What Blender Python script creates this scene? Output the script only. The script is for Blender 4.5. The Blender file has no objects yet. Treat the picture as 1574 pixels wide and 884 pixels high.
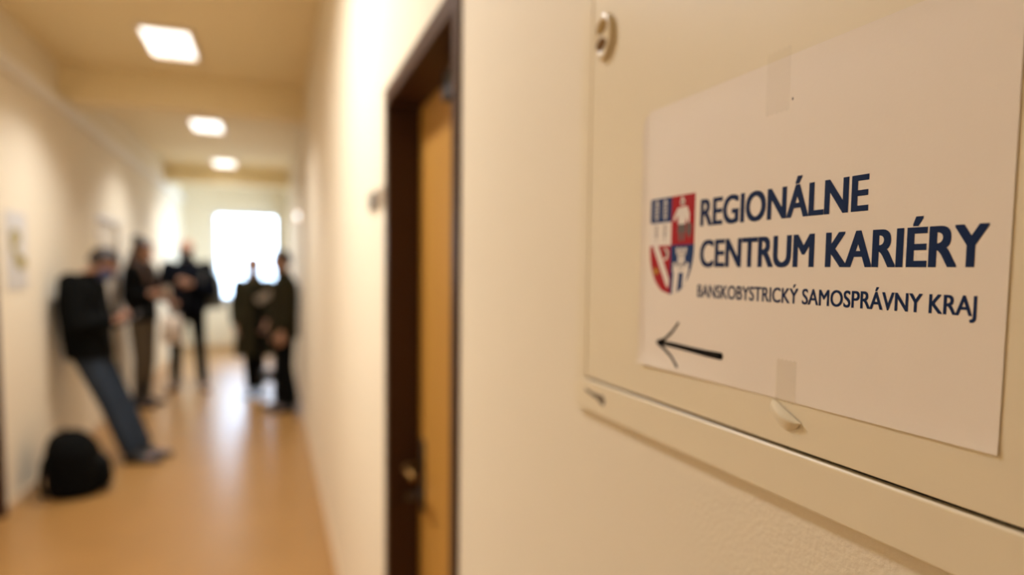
import bpy, bmesh, math, random
from mathutils import Vector, Matrix
from math import sin, cos, pi, radians, sqrt

random.seed(7)
S = bpy.context.scene
COL = S.collection

# ------------------------------------------------------------------ camera
EYE = 1.57                       # lens height above the floor
cam_d = bpy.data.cameras.new('camera')
cam = bpy.data.objects.new('camera', cam_d)
COL.objects.link(cam)
right = Vector((0.9387269691, -0.3444505623, 0.0120618243))
down = Vector((-0.0122059554, -0.0681981781, -0.9975971247))
fwd = Vector((0.3444454850, 0.9363240991, -0.0682238172))
cam.matrix_world = Matrix(((right.x, -down.x, -fwd.x, 0.0),
                           (right.y, -down.y, -fwd.y, 0.0),
                           (right.z, -down.z, -fwd.z, EYE),
                           (0, 0, 0, 1)))
cam_d.sensor_width = 36.0
cam_d.lens = 1006.505 / 1574.0 * 36.0
cam_d.shift_y = (483.4 - 442.0) / 1574.0
cam_d.clip_start = 0.02
cam_d.dof.use_dof = True
cam_d.dof.focus_distance = 0.340
cam_d.dof.aperture_fstop = 2.9
S.camera = cam

# ------------------------------------------------------------------ world, colour management
w = bpy.data.worlds.new('world')
S.world = w
w.use_nodes = True
bg = w.node_tree.nodes['Background']
bg.inputs['Color'].default_value = (0.60, 0.76, 1.0, 1)
bg.inputs['Strength'].default_value = 8.5
S.view_settings.view_transform = 'Standard'
S.view_settings.look = 'None'
S.view_settings.gamma = 1.0
S.view_settings.use_curve_mapping = False
S.view_settings.exposure = 0.36

LAMP_COL = (0.98, 0.99, 1.03)
LAMP_W = 19.0
LAMP_SPREAD = 116

# ------------------------------------------------------------------ main measures (metres)
XR = 0.303        # right wall face
XL = -1.57        # left wall face
ZC = 3.17         # ceiling
YB = -4.2         # wall behind the camera
YE = 13.8         # end wall
FACE = 0.297      # face of the cabinet on the right wall


# ------------------------------------------------------------------ materials
def srgb(r, g, b):
    f = lambda c: (c / 255 / 12.92) if c <= 10 else ((c / 255 + 0.055) / 1.055) ** 2.4
    return (f(r), f(g), f(b), 1)


def material(name, col, rough=0.6, var=0.06, scale=8.0, bump=0.0, bscale=200.0, metal=0.0, spec=0.5, coat=0.0):
    m = bpy.data.materials.new(name)
    m.use_nodes = True
    nt = m.node_tree
    b = nt.nodes['Principled BSDF']
    b.inputs['Roughness'].default_value = rough
    b.inputs['Metallic'].default_value = metal
    b.inputs['Specular IOR Level'].default_value = spec
    b.inputs['Coat Weight'].default_value = coat
    tc = nt.nodes.new('ShaderNodeTexCoord')
    nz = nt.nodes.new('ShaderNodeTexNoise')
    nz.inputs['Scale'].default_value = scale
    nz.inputs['Detail'].default_value = 5
    nt.links.new(tc.outputs['Object'], nz.inputs['Vector'])
    mx = nt.nodes.new('ShaderNodeMix')
    mx.data_type = 'RGBA'
    c = Vector(col[:3])
    mx.inputs[6].default_value = (*(c * (1 - var)), 1)
    mx.inputs[7].default_value = (*[min(1, v) for v in c * (1 + var)], 1)
    nt.links.new(nz.outputs['Fac'], mx.inputs[0])
    nt.links.new(mx.outputs[2], b.inputs['Base Color'])
    if bump:
        n2 = nt.nodes.new('ShaderNodeTexNoise')
        n2.inputs['Scale'].default_value = bscale
        n2.inputs['Detail'].default_value = 4
        nt.links.new(tc.outputs['Object'], n2.inputs['Vector'])
        bp = nt.nodes.new('ShaderNodeBump')
        bp.inputs['Strength'].default_value = bump
        bp.inputs['Distance'].default_value = 0.002
        nt.links.new(n2.outputs['Fac'], bp.inputs['Height'])
        nt.links.new(bp.outputs['Normal'], b.inputs['Normal'])
    return m


def emitter(name, col, strength):
    m = bpy.data.materials.new(name)
    m.use_nodes = True
    b = m.node_tree.nodes['Principled BSDF']
    b.inputs['Base Color'].default_value = (0.8, 0.8, 0.8, 1)
    b.inputs['Emission Color'].default_value = (*col, 1)
    b.inputs['Emission Strength'].default_value = strength
    return m


def wood(name, c1, c2, rough=0.4):
    m = material(name, c1, rough)
    nt = m.node_tree
    b = nt.nodes['Principled BSDF']
    tc = nt.nodes['Texture Coordinate']
    mp = nt.nodes.new('ShaderNodeMapping')
    mp.inputs['Scale'].default_value = (14, 14, 1.2)
    nz = nt.nodes.new('ShaderNodeTexNoise')
    nz.inputs['Scale'].default_value = 3
    nz.inputs['Detail'].default_value = 8
    nz.inputs['Distortion'].default_value = 0.6
    nt.links.new(tc.outputs['Object'], mp.inputs['Vector'])
    nt.links.new(mp.outputs['Vector'], nz.inputs['Vector'])
    mx = nt.nodes.new('ShaderNodeMix')
    mx.data_type = 'RGBA'
    mx.inputs[6].default_value = c1
    mx.inputs[7].default_value = c2
    nt.links.new(nz.outputs['Fac'], mx.inputs[0])
    nt.links.new(mx.outputs[2], b.inputs['Base Color'])
    return m


def glass(name):
    m = bpy.data.materials.new(name)
    m.use_nodes = True
    nt = m.node_tree
    nt.nodes.remove(nt.nodes['Principled BSDF'])
    tr = nt.nodes.new('ShaderNodeBsdfTransparent')
    tr.inputs['Color'].default_value = (0.95, 0.97, 0.97, 1)
    gl = nt.nodes.new('ShaderNodeBsdfGlossy')
    gl.inputs['Roughness'].default_value = 0.03
    fr = nt.nodes.new('ShaderNodeFresnel')
    fr.inputs['IOR'].default_value = 1.45
    mx = nt.nodes.new('ShaderNodeMixShader')
    nt.links.new(fr.outputs['Fac'], mx.inputs[0])
    nt.links.new(tr.outputs[0], mx.inputs[1])
    nt.links.new(gl.outputs[0], mx.inputs[2])
    nt.links.new(mx.outputs[0], nt.nodes['Material Output'].inputs['Surface'])
    return m


def tape_material(name, alpha):
    m = bpy.data.materials.new(name)
    m.use_nodes = True
    nt = m.node_tree
    b = nt.nodes['Principled BSDF']
    b.inputs['Base Color'].default_value = (0.80, 0.69, 0.48, 1)
    b.inputs['Roughness'].default_value = 0.22
    b.inputs['Alpha'].default_value = alpha
    return m


M = dict(
    wall=material('plaster_cream', (0.83, 0.725, 0.54), 0.75, 0.025, 3.0, 0.22, 260),
    ceiling=material('ceiling_paint', (0.90, 0.75, 0.46), 0.85, 0.03, 2.0),
    floor=material('linoleum', (0.37, 0.190, 0.055), 0.31, 0.10, 2.2, 0.05, 30, spec=0.55),
    base=material('baseboard_vinyl', (0.60, 0.42, 0.24), 0.45),
    trunk=material('cable_duct_plastic', (0.85, 0.80, 0.72), 0.4),
    brown=material('brown_enamel', (0.055, 0.023, 0.012), 0.45, 0.12, 5, spec=0.25),
    leaf=wood('door_veneer', (0.40, 0.19, 0.028, 1), (0.48, 0.24, 0.042, 1), 0.42),
    paledoor=material('pale_door_paint', (0.62, 0.52, 0.36), 0.45),
    palele=material('pale_door_leaf', (0.70, 0.60, 0.45), 0.7, spec=0.2),
    brass=material('worn_brass', (0.20, 0.11, 0.035), 0.45, metal=1.0),
    steel=material('dull_steel', (0.12, 0.11, 0.10), 0.45, metal=1.0),
    cab=material('cabinet_cream_enamel', (0.82, 0.71, 0.50), 0.36, 0.03, 12, 0.06, 60),
    gap=material('cabinet_gap_dark', (0.012, 0.009, 0.006), 0.8),
    chip=material('bare_metal_chip', (0.13, 0.09, 0.05), 0.6, 0.3, 300),
    lock=material('lock_plastic_cream', (0.78, 0.66, 0.44), 0.3),
    lockdark=material('lock_recess_brown', (0.17, 0.085, 0.025), 0.85, spec=0.05),
    locktan=material('lock_window_tan', (0.36, 0.22, 0.06), 0.8, spec=0.1),
    paper=material('printer_paper', (0.88, 0.785, 0.665), 0.55, 0.012, 25, 0.03, 400),
    tape=tape_material('yellowed_tape', 0.20),
    tapeclear=tape_material('clear_tape', 0.09),
    navy=material('print_navy', (0.008, 0.024, 0.085), 0.5, 0.05, 90, spec=0.1),
    shieldblue=material('print_blue', (0.012, 0.042, 0.15), 0.5, 0.05, 90, spec=0.1),
    red=material('print_red', (0.42, 0.016, 0.022), 0.5, 0.05, 90, spec=0.1),
    white=material('print_white', (0.87, 0.80, 0.72), 0.5, 0.02, 90, spec=0.1),
    grey=material('print_grey', (0.16, 0.13, 0.12), 0.5, 0.05, 90, spec=0.1),
    gold=material('print_gold', (0.60, 0.30, 0.05), 0.5, 0.05, 90, spec=0.1),
    ink=material('marker_black', (0.008, 0.006, 0.005), 0.6, 0.05, 90, spec=0.08),
    frame=material('window_frame_white', (0.78, 0.78, 0.76), 0.4),
    glass=glass('window_glass'),
    diff=emitter('lamp_diffuser', (1.0, 0.93, 0.86), 2.0),
    lamprim=material('lamp_rim_white', (0.80, 0.74, 0.64), 0.5),
    globe=emitter('lamp_globe', (1.0, 0.96, 0.94), 2.2),
    plate=material('plate_grey', (0.06, 0.055, 0.05), 0.5),
    platebeige=material('plate_beige', (0.42, 0.33, 0.23), 0.5),
    poster=material('poster_sheet', (0.62, 0.58, 0.52), 0.5, 0.04),
    posterolive=material('poster_olive_print', (0.36, 0.27, 0.06), 0.5, 0.25, 30),
    skin=material('skin', (0.52, 0.28, 0.18), 0.5, 0.06, 20),
    blackcloth=material('black_cloth', (0.005, 0.005, 0.0045), 0.8, 0.2, 20, spec=0.03),
    navycloth=material('dark_navy_cloth', (0.005, 0.006, 0.009), 0.8, 0.2, 20, spec=0.03),
    jeans=material('washed_blue_denim', (0.030, 0.038, 0.050), 0.85, 0.35, 9, spec=0.03),
    olive=material('dark_olive_cloth', (0.030, 0.026, 0.013), 0.85, 0.2, 12, spec=0.03),
    oliv2=material('brown_olive_cloth', (0.028, 0.024, 0.012), 0.85, 0.2, 12, spec=0.03),
    greytrouser=material('taupe_cloth', (0.10, 0.078, 0.052), 0.85, 0.2, 12, spec=0.03),
    leather=material('black_leather', (0.012, 0.011, 0.010), 0.45, 0.2, 12),
    tanleather=material('brown_suede', (0.16, 0.085, 0.04), 0.7, 0.2, 12),
    hairdark=material('dark_brown_hair', (0.022, 0.012, 0.007), 0.5, 0.3, 60),
    hairbrown=material('brown_hair', (0.070, 0.030, 0.013), 0.5, 0.3, 60),
    hairfair=material('auburn_hair', (0.30, 0.13, 0.05), 0.5, 0.3, 60),
    maskblack=material('black_mask', (0.012, 0.012, 0.013), 0.7),
    maskblue=material('blue_mask', (0.05, 0.08, 0.20), 0.7),
    eye=material('eye_dark', (0.02, 0.015, 0.012), 0.2),
    cup=material('paper_cup_white', (0.75, 0.68, 0.60), 0.5),
    cuplid=material('cup_lid_brown', (0.12, 0.07, 0.045), 0.4),
    beigebag=material('beige_canvas', (0.70, 0.56, 0.42), 0.8),
    greycloth=material('grey_green_cloth', (0.12, 0.12, 0.10), 0.85, 0.15, 14),
    sheet=material('grey_paper', (0.42, 0.36, 0.30), 0.6),
    phone=material('phone_black', (0.02, 0.02, 0.022), 0.2),
    phoneglass=material('phone_glass', (0.05, 0.05, 0.06), 0.08),
    ground=material('outside_ground', (0.5, 0.52, 0.5), 0.9),
)


# ------------------------------------------------------------------ object helpers
def tag(o, label=None, cat=None, group=None, kind=None):
    if label: o['label'] = label
    if cat: o['category'] = cat
    if group: o['group'] = group
    if kind: o['kind'] = kind
    return o


def empty(name, loc=(0, 0, 0), rz=0.0):
    o = bpy.data.objects.new(name, None)
    o.location = loc
    o.rotation_euler = (0, 0, rz)
    o.empty_display_size = 0.1
    COL.objects.link(o)
    return o


def link(name, me, mat, parent=None, smooth=False):
    if mat is not None:
        me.materials.clear()
        me.materials.append(mat)
    if smooth:
        for p in me.polygons: p.use_smooth = True
    o = bpy.data.objects.new(name, me)
    COL.objects.link(o)
    if parent is not None: o.parent = parent
    return o


def finish(name, bm, mat, parent=None, smooth=False):
    bmesh.ops.recalc_face_normals(bm, faces=bm.faces)
    me = bpy.data.meshes.new(name)
    bm.to_mesh(me)
    bm.free()
    return link(name, me, mat, parent, smooth)


def box(bm, x0, x1, y0, y1, z0, z1):
    r = bmesh.ops.create_cube(bm, size=1.0)
    for v in r['verts']:
        v.co = Vector(((x0 + x1) / 2 + v.co.x * (x1 - x0), (y0 + y1) / 2 + v.co.y * (y1 - y0), (z0 + z1) / 2 + v.co.z * (z1 - z0)))
    return r['verts']


def boxes(name, mat, lst, parent=None, bevel=0.0, seg=2):
    bm = bmesh.new()
    for b in lst: box(bm, *b)
    if bevel:
        bmesh.ops.bevel(bm, geom=list(bm.edges), offset=bevel, segments=seg, affect='EDGES', profile=0.5)
    o = finish(name, bm, mat, parent)
    if bevel:
        for p in o.data.polygons: p.use_smooth = False
    return o


def struct(o):
    o['kind'] = 'structure'
    return o


def frame_of(d, hint):
    d = d.normalized()
    s = hint - d * hint.dot(d)
    if s.length < 1e-4:
        hint = Vector((0, 1, 0)) if abs(d.y) < 0.9 else Vector((1, 0, 0))
        s = hint - d * hint.dot(d)
    s.normalize()
    return s, d.cross(s)


def ringloft(bm, rings, close=True):
    n = len(rings[0])
    V = [[bm.verts.new(c) for c in r] for r in rings]
    for a, b in zip(V[:-1], V[1:]):
        for i in range(n):
            bm.faces.new((a[i], a[(i + 1) % n], b[(i + 1) % n], b[i]))
    if close:
        bm.faces.new(V[0][::-1])
        bm.faces.new(V[-1])


def capsule(bm, a, b, ra, rb, flat=1.0, hint=Vector((1, 0, 0)), n=14, k=4):
    """tapered capsule; cross-section ra wide along hint, ra*flat across it"""
    a, b = Vector(a), Vector(b)
    d = (b - a)
    if d.length < 1e-5: d = Vector((0, 0, 1e-4))
    s, t = frame_of(d, Vector(hint))
    d.normalize()
    rings = []
    for i in range(k):
        th = pi / 2 * (i + 0.25) / (k)
        rings.append((a - d * ra * cos(th) * min(1, flat), ra * sin(th)))
    rings.append((a, ra)); rings.append((b, rb))
    for i in range(k):
        th = pi / 2 * (k - i - 1 + 0.25) / k
        rings.append((b + d * rb * cos(th) * min(1, flat), rb * sin(th)))
    ringloft(bm, [[c + s * r * cos(2 * pi * j / n) + t * r * flat * sin(2 * pi * j / n) for j in range(n)] for c, r in rings])


def loft(bm, lst, n=20, power=2.0):
    """horizontal-section loft: (x, y, z, rx, ry)"""
    rings = []
    for (x, y, z, rx, ry) in lst:
        r = []
        for j in range(n):
            c, s = cos(2 * pi * j / n), sin(2 * pi * j / n)
            r.append(Vector((x + rx * math.copysign(abs(c) ** (2 / power), c), y + ry * math.copysign(abs(s) ** (2 / power), s), z)))
        rings.append(r)
    ringloft(bm, rings)


def ellipsoid(bm, c, r, u=16, v=12, rot=None):
    res = bmesh.ops.create_uvsphere(bm, u_segments=u, v_segments=v, radius=1.0)
    for q in res['verts']:
        p = Vector((q.co.x * r[0], q.co.y * r[1], q.co.z * r[2]))
        if rot is not None: p = rot @ p
        q.co = p + Vector(c)
    return res['verts']


def fuse(name, bm, mat, parent, voxel=0.012, smooth=4):
    """union of overlapping closed shapes into one continuous skin"""
    bmesh.ops.recalc_face_normals(bm, faces=bm.faces)
    me = bpy.data.meshes.new(name + '_raw')
    bm.to_mesh(me)
    bm.free()
    o = bpy.data.objects.new(name + '_raw', me)
    COL.objects.link(o)
    md = o.modifiers.new('r', 'REMESH')
    md.mode = 'VOXEL'
    md.voxel_size = voxel
    if smooth:
        sm = o.modifiers.new('s', 'SMOOTH')
        sm.factor = 0.5
        sm.iterations = smooth
    dg = bpy.context.evaluated_depsgraph_get()
    dg.update()
    new = bpy.data.meshes.new_from_object(o.evaluated_get(dg))
    bpy.data.objects.remove(o)
    bpy.data.meshes.remove(me)
    new.name = name
    return link(name, new, mat, parent, True)


def tube(bm, pts, r, n=8):
    pts = [Vector(p) for p in pts]
    rings = []
    for i, p in enumerate(pts):
        d = pts[min(i + 1, len(pts) - 1)] - pts[max(i - 1, 0)]
        s, t = frame_of(d, Vector((0.3, 0.2, 1)))
        rings.append([p + s * r * cos(2 * pi * j / n) + t * r * sin(2 * pi * j / n) for j in range(n)])
    ringloft(bm, rings)


# ================================================================== SETTING
# floor and ceiling
struct(boxes('floor', M['floor'], [(XL - 0.3, XR + 0.3, YB - 0.3, YE + 0.3, -0.1, 0.0)]))
struct(boxes('ceiling', M['ceiling'], [(XL - 0.3, XR + 0.3, YB - 0.3, YE + 0.3, ZC, ZC + 0.12)]))

# doors: (outer y0, outer y1, outer top)
D1 = (1.080, 1.845, 2.055)
D2 = (3.93, 4.83, 2.06)
D3 = (7.35, 8.33, 2.06)
FW = 0.045


def wall_with_openings(name, x0, x1, y0, y1, openings):
    lst = []
    y = y0
    for (a, b, z0, z1) in sorted(openings):
        lst.append((x0, x1, y, a, 0, ZC))
        if z0 > 0: lst.append((x0, x1, a, b, 0, z0))
        lst.append((x0, x1, a, b, z1, ZC))
        y = b
    lst.append((x0, x1, y, y1, 0, ZC))
    return struct(boxes(name, M['wall'], lst))


W2 = (12.25, 13.62, 0.55, 2.88)           # unseen right-wall window, added for cool daylight in the end bay
wall_with_openings('wall_right', XR, XR + 0.25, YB, YE, [(D1[0] + 0.005, D1[1] - 0.005, 0, D1[2] - 0.005), W2])
wall_with_openings('wall_left', XL - 0.25, XL, YB, YE,
                   [(D2[0] + 0.005, D2[1] - 0.005, 0, D2[2] - 0.005), (D3[0] + 0.005, D3[1] - 0.005, 0, D3[2] - 0.005)])
struct(boxes('wall_back', M['wall'], [(XL - 0.3, XR + 0.3, YB - 0.2, YB, 0, ZC)]))
# end wall with the window opening
WX0, WX1, WZ0, WZ1 = -1.03, 0.145, 0.92, 2.60
struct(boxes('wall_end', M['wall'], [
    (XL - 0.3, WX0, YE, YE + 0.3, 0, ZC), (WX1, XR + 0.3, YE, YE + 0.3, 0, ZC),
    (WX0, WX1, YE, YE + 0.3, 0, WZ0), (WX0, WX1, YE, YE + 0.3, WZ1, ZC)]))

# baseboards
struct(boxes('baseboard_right', M['base'], [(XR - 0.014, XR + 0.001, YB, D1[0] - 0.01, 0, 0.06), (XR - 0.014, XR + 0.001, D1[1] + 0.01, YE, 0, 0.06)]))
struct(boxes('baseboard_left', M['base'], [(XL - 0.001, XL + 0.014, YB, D2[0] - 0.01, 0, 0.06), (XL - 0.001, XL + 0.014, D2[1] + 0.01, D3[0] - 0.01, 0, 0.06),
                                           (XL - 0.001, XL + 0.014, D3[1] + 0.01, YE, 0, 0.06)]))
struct(boxes('baseboard_end', M['base'], [(XL + 0.014, XR - 0.014, YE - 0.014, YE + 0.001, 0, 0.06)]))

# ceiling beams across the corridor
for i, (y0, y1, zb) in enumerate([(6.22, 6.56, 2.88), (11.72, 12.08, 2.90)]):
    struct(boxes('trim_%d' % (i + 1), M['ceiling'], [(XL - 0.02, XR + 0.02, y0, y1, zb, ZC + 0.02)], bevel=0.006))

# cable duct on the left wall
duct = boxes('cable_duct', M['trunk'], [(XL + 0.0005, XL + 0.055, 4.2, YE - 0.001, 2.775, 2.865)], bevel=0.006)
tag(duct, 'long pale cable duct running high along the left wall', 'cable duct')
for y in (6.2, 8.2, 10.2, 12.2):
    boxes('duct_joint', M['trunk'], [(XL + 0.0005, XL + 0.058, y, y + 0.05, 2.772, 2.868)], duct, bevel=0.004)


# windows
def window(name, axis, a0, a1, z0, z1, pos, outward, transom):
    """axis 'x': opening spans x in the plane y=pos; 'y': spans y in the plane x=pos"""
    def bx(a, b, d0, d1, za, zb):
        d0, d1 = sorted((pos + d0 * outward, pos + d1 * outward))
        return (a, b, d0, d1, za, zb) if axis == 'x' else (d0, d1, a, b, za, zb)
    f = 0.055
    root = struct(empty(name, ((a0 + a1) / 2, pos, z0) if axis == 'x' else (pos, (a0 + a1) / 2, z0)))
    inv = Matrix.Translation(-Vector(root.location))

    def part(n, mat, l, bevel=0.0, par=None):
        o = boxes(n, mat, l, par or root, bevel)
        o.data.transform(inv)
        return o
    d0, d1 = 0.10, 0.17
    part('window_frame', M['frame'], [bx(a0, a0 + f, d0, d1, z0, z1), bx(a1 - f, a1, d0, d1, z0, z1),
                                      bx(a0 + f, a1 - f, d0, d1, z0, z0 + f), bx(a0 + f, a1 - f, d0, d1, z1 - f, z1)], 0.003)
    part('transom_bar', M['frame'], [bx(a0 + f, a1 - f, d0 - 0.004, d1 + 0.004, transom - 0.022, transom + 0.022)], 0.003)
    part('pane', M['glass'], [bx(a0 + f, a1 - f, 0.135, 0.141, transom + 0.022, z1 - f)])
    part('pane', M['glass'], [bx(a0 + f, a1 - f, 0.135, 0.141, z0 + f, transom - 0.022)])
    part('window_sill', M['frame'], [bx(a0 - 0.03, a1 + 0.03, -0.06, 0.10, z0 - 0.03, z0)], 0.004)
    return root


window('window_1', 'x', WX0, WX1, WZ0, WZ1, YE, 1, 1.43)
window('window_added', 'y', W2[0], W2[1], W2[2], W2[3], XR, 1, 1.45)
# daylight portals guide the sampling of the sky through the two windows
for nm, loc, rot, sx, sz in (('portal_end', ((WX0 + WX1) / 2, YE + 0.29, (WZ0 + WZ1) / 2), (-pi / 2, 0, 0), WX1 - WX0, WZ1 - WZ0),
                             ('portal_side', (XR + 0.24, (W2[0] + W2[1]) / 2, (W2[2] + W2[3]) / 2), (0, pi / 2, 0), W2[3] - W2[2], W2[1] - W2[0])):
    ld = bpy.data.lights.new(nm, 'AREA')
    ld.shape = 'RECTANGLE'
    ld.size, ld.size_y = sx, sz
    ld.cycles.is_portal = True
    lo = bpy.data.objects.new(nm, ld)
    lo.location = loc
    lo.rotation_euler = rot
    COL.objects.link(lo)


# doors
def door(name, y0, y1, top, x, sgn, recess, frame_mat, leaf_mat, handle_far=True):
    """x: wall face, sgn: +1 wall body lies towards +x"""
    root = struct(empty(name, (x, (y0 + y1) / 2, 0)))
    inv = Matrix.Translation(-Vector(root.location))

    def X(a, b):
        p, q = sorted((x + a * sgn, x + b * sgn))
        return p, q

    def part(n, mat, l, bevel=0.0, par=None):
        o = boxes(n, mat, l, par or root, bevel)
        o.data.transform(inv)
        return o
    fr = part('door_frame', frame_mat, [(*X(-0.006, recess + 0.045), y0, y0 + FW, 0, top), (*X(-0.006, recess + 0.045), y1 - FW, y1, 0, top),
                                        (*X(-0.006, recess + 0.045), y0 + FW, y1 - FW, top - FW, top)], 0.0015)
    leaf = part('door_leaf', leaf_mat, [(*X(recess, recess + 0.04), y0 + FW + 0.002, y1 - FW - 0.002, 0.006, top - FW - 0.003)], 0.0015)
    hy = y1 - FW - 0.055 if handle_far else y0 + FW + 0.055
    ds = -1 if handle_far else 1
    z = 1.03
    hp = part('handle_plate', M['steel'], [(*X(recess - 0.006, recess + 0.001), hy - 0.02, hy + 0.02, z - 0.13, z + 0.07)], 0.003, leaf)
    bm = bmesh.new()
    xx = lambda d: x + d * sgn
    tube(bm, [(xx(recess), hy, z), (xx(recess - 0.045), hy, z), (xx(recess - 0.052), hy + ds * 0.012, z), (xx(recess - 0.052), hy + ds * 0.06, z + 0.002), (xx(recess - 0.05), hy + ds * 0.115, z)], 0.0095, 10)
    h = finish('handle_lever', bm, M['brass'], leaf, True)
    h.data.transform(inv)
    bm = bmesh.new()
    tube(bm, [(xx(recess), hy, z - 0.085), (xx(recess - 0.022), hy, z - 0.085)], 0.011, 12)
    box(bm, *X(recess - 0.05, recess - 0.02), hy - 0.0015, hy + 0.0015, z - 0.097, z - 0.073)
    k = finish('lock_key', bm, M['steel'], leaf)
    k.data.transform(inv)
    # hinges on the other side
    oy = (y0 + FW + 0.004) if handle_far else (y1 - FW - 0.004)
    for zz in (0.25, top - 0.30):
        bm = bmesh.new()
        tube(bm, [(xx(recess - 0.006), oy, zz - 0.045), (xx(recess - 0.006), oy, zz + 0.045)], 0.007, 10)
        hh = finish('hinge', bm, M['steel'], fr)
        hh.data.transform(inv)
    return root


door('door_1', *D1, XR, 1, 0.085, M['brown'], M['leaf'])
# door closer seen as a dark block at the head of the near door
dc = boxes('door_closer', M['gap'], [(-0.02, 0.02, -0.09, 0.09, -0.03, 0.03)], bpy.data.objects['door_1'], bevel=0.004)
dc.location = (0.085 - 0.021, -0.16, 1.955)
door('door_2', *D2, XL, -1, 0.05, M['brown'], M['leaf'], False)
door('door_3', *D3, XL, -1, 0.03, M['paledoor'], M['palele'])


# ================================================================== CEILING LAMPS
def ceiling_lamp(y, label, watts=LAMP_W, spread=LAMP_SPREAD):
    x0, x1, hl = -0.808, -0.512, 0.31
    xc = (x0 + x1) / 2
    root = empty('ceiling_lamp', (xc, y, ZC))
    tag(root, label, 'lamp', 'ceiling lamps along the corridor')
    hw = (x1 - x0) / 2
    bm = bmesh.new()
    t = 0.022
    for b in ((-hw - t, -hw, -hl - t, hl + t), (hw, hw + t, -hl - t, hl + t), (-hw, hw, -hl - t, -hl), (-hw, hw, hl, hl + t)):
        box(bm, b[0], b[1], b[2], b[3], -0.028, 0.002)
    finish('rim', bm, M['lamprim'], root)
    bm = bmesh.new()
    box(bm, -hw, hw, -hl, hl, -0.012, 0.001)
    finish('diffuser', bm, M['diff'], root)
    ld = bpy.data.lights.new('lamp_light', 'AREA')
    ld.shape = 'RECTANGLE'
    ld.size, ld.size_y = 2 * hw - 0.02, 2 * hl - 0.02
    ld.energy = watts
    ld.color = LAMP_COL
    ld.spread = radians(spread)
    lo = bpy.data.objects.new('lamp_light', ld)
    lo.location = (0, 0, -0.0135)
    COL.objects.link(lo)
    lo.parent = root


ceiling_lamp(5.36, 'nearest and largest of the glowing rectangular ceiling lamps, before the first beam')
ceiling_lamp(8.28, 'middle glowing rectangular ceiling lamp, between the two ceiling beams')
ceiling_lamp(11.15, 'farthest and smallest glowing ceiling lamp, just before the far beam')
ceiling_lamp(2.25, 'rectangular ceiling lamp above the brown door', 43.0, 158)
ceiling_lamp(-3.0, 'rectangular ceiling lamp at the near end of the corridor')


# ================================================================== CABINET ON THE RIGHT WALL
def wall_mesh(name, mat, parent, polys, x, thick=0.0):
    """flat polygons given as (y, z) relative to the lens height, facing -x"""
    bm = bmesh.new()
    for pl in polys:
        vs = [bm.verts.new((x, p[0], p[1] + EYE)) for p in pl]
        bm.faces.new(vs)
    bmesh.ops.triangulate(bm, faces=bm.faces)
    for f in bm.faces:
        f.normal_update()
        if f.normal.x > 0: f.normal_flip()
    if thick:
        r = bmesh.ops.extrude_face_region(bm, geom=list(bm.faces))
        for v in r['geom']:
            if isinstance(v, bmesh.types.BMVert): v.co.x += thick
    me = bpy.data.meshes.new(name)
    bm.to_mesh(me)
    bm.free()
    return link(name, me, mat, parent)


CY0, CY1, CZ0, CZ1 = -0.16, 0.613, -0.1405, 0.62        # outline, z relative to the lens
cabinet = empty('wall_cabinet', (XR, 0.2, EYE + CZ0))
tag(cabinet, 'cream enamel metal cabinet door on the right wall, with the taped paper sign', 'cabinet')
cinv = Matrix.Translation(-Vector(cabinet.location))


def cpart(o):
    o.data.transform(cinv)
    return o


GL, GB = 0.0230, 0.0320
rails = [('frame_rail', (FACE, XR + 0.001, CY0, CY1, EYE + CZ0, EYE + CZ0 + GB - 0.0006)),
         ('frame_rail', (FACE, XR + 0.001, CY0, CY1, EYE + CZ1 - GB, EYE + CZ1)),
         ('frame_rail', (FACE, XR + 0.001, CY1 - GL, CY1, EYE + CZ0 + GB - 0.0006, EYE + CZ1 - GB)),
         ('frame_rail', (FACE, XR + 0.001, CY0, CY0 + GL, EYE + CZ0 + GB - 0.0006, EYE + CZ1 - GB))]
for i, (n, b) in enumerate(rails):
    bm = bmesh.new()
    box(bm, *b)
    es = [e for e in bm.edges if all(abs(v.co.x - FACE) < 1e-5 for v in e.verts)]
    if i == 0:      # only long edges of the bottom rail get the rounded lip
        es = [e for e in es if abs(e.verts[0].co.y - e.verts[1].co.y) > 0.1]
    bmesh.ops.bevel(bm, geom=es, offset=0.0016 if i == 0 else 0.0008, segments=3, affect='EDGES', profile=0.5)
    cpart(finish(n, bm, M['cab'], cabinet))
cpart(boxes('back_plate', M['gap'], [(XR - 0.0008, XR + 0.0006, CY0 + 0.01, CY1 - 0.01, EYE + CZ0 + 0.01, EYE + CZ1 - 0.01)], cabinet))
cdoor = cpart(boxes('cabinet_door', M['cab'], [(FACE + 0.0004, XR - 0.001, CY0 + GL + 0.001, CY1 - GL - 0.0008, EYE + CZ0 + GB + 0.0017, EYE + CZ1 - GB - 0.001)], cabinet, bevel=0.0006))

# paint chip on the lower left corner of the frame
cp = [(0.5925, -0.1175), (0.586, -0.1195), (0.580, -0.1185), (0.574, -0.1205), (0.566, -0.1195), (0.560, -0.1205), (0.553, -0.119), (0.5475, -0.1235),
      (0.550, -0.129), (0.557, -0.1285), (0.562, -0.1255), (0.570, -0.1245), (0.580, -0.1225), (0.588, -0.1215)]
o = cpart(wall_mesh('paint_chip', M['chip'], cabinet, [cp], FACE - 0.0001))
o['label'] = 'dark chip in the cream enamel'

# lock escutcheon
LY, LZ = 0.5625, 0.2185


def oval(cy, cz, ry, rz, n=28, p=2.0):
    out = []
    for j in range(n):
        c, s = cos(2 * pi * j / n), sin(2 * pi * j / n)
        out.append((cy + ry * math.copysign(abs(c) ** (2 / p), c), cz + rz * math.copysign(abs(s) ** (2 / p), s)))
    return out


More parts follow.
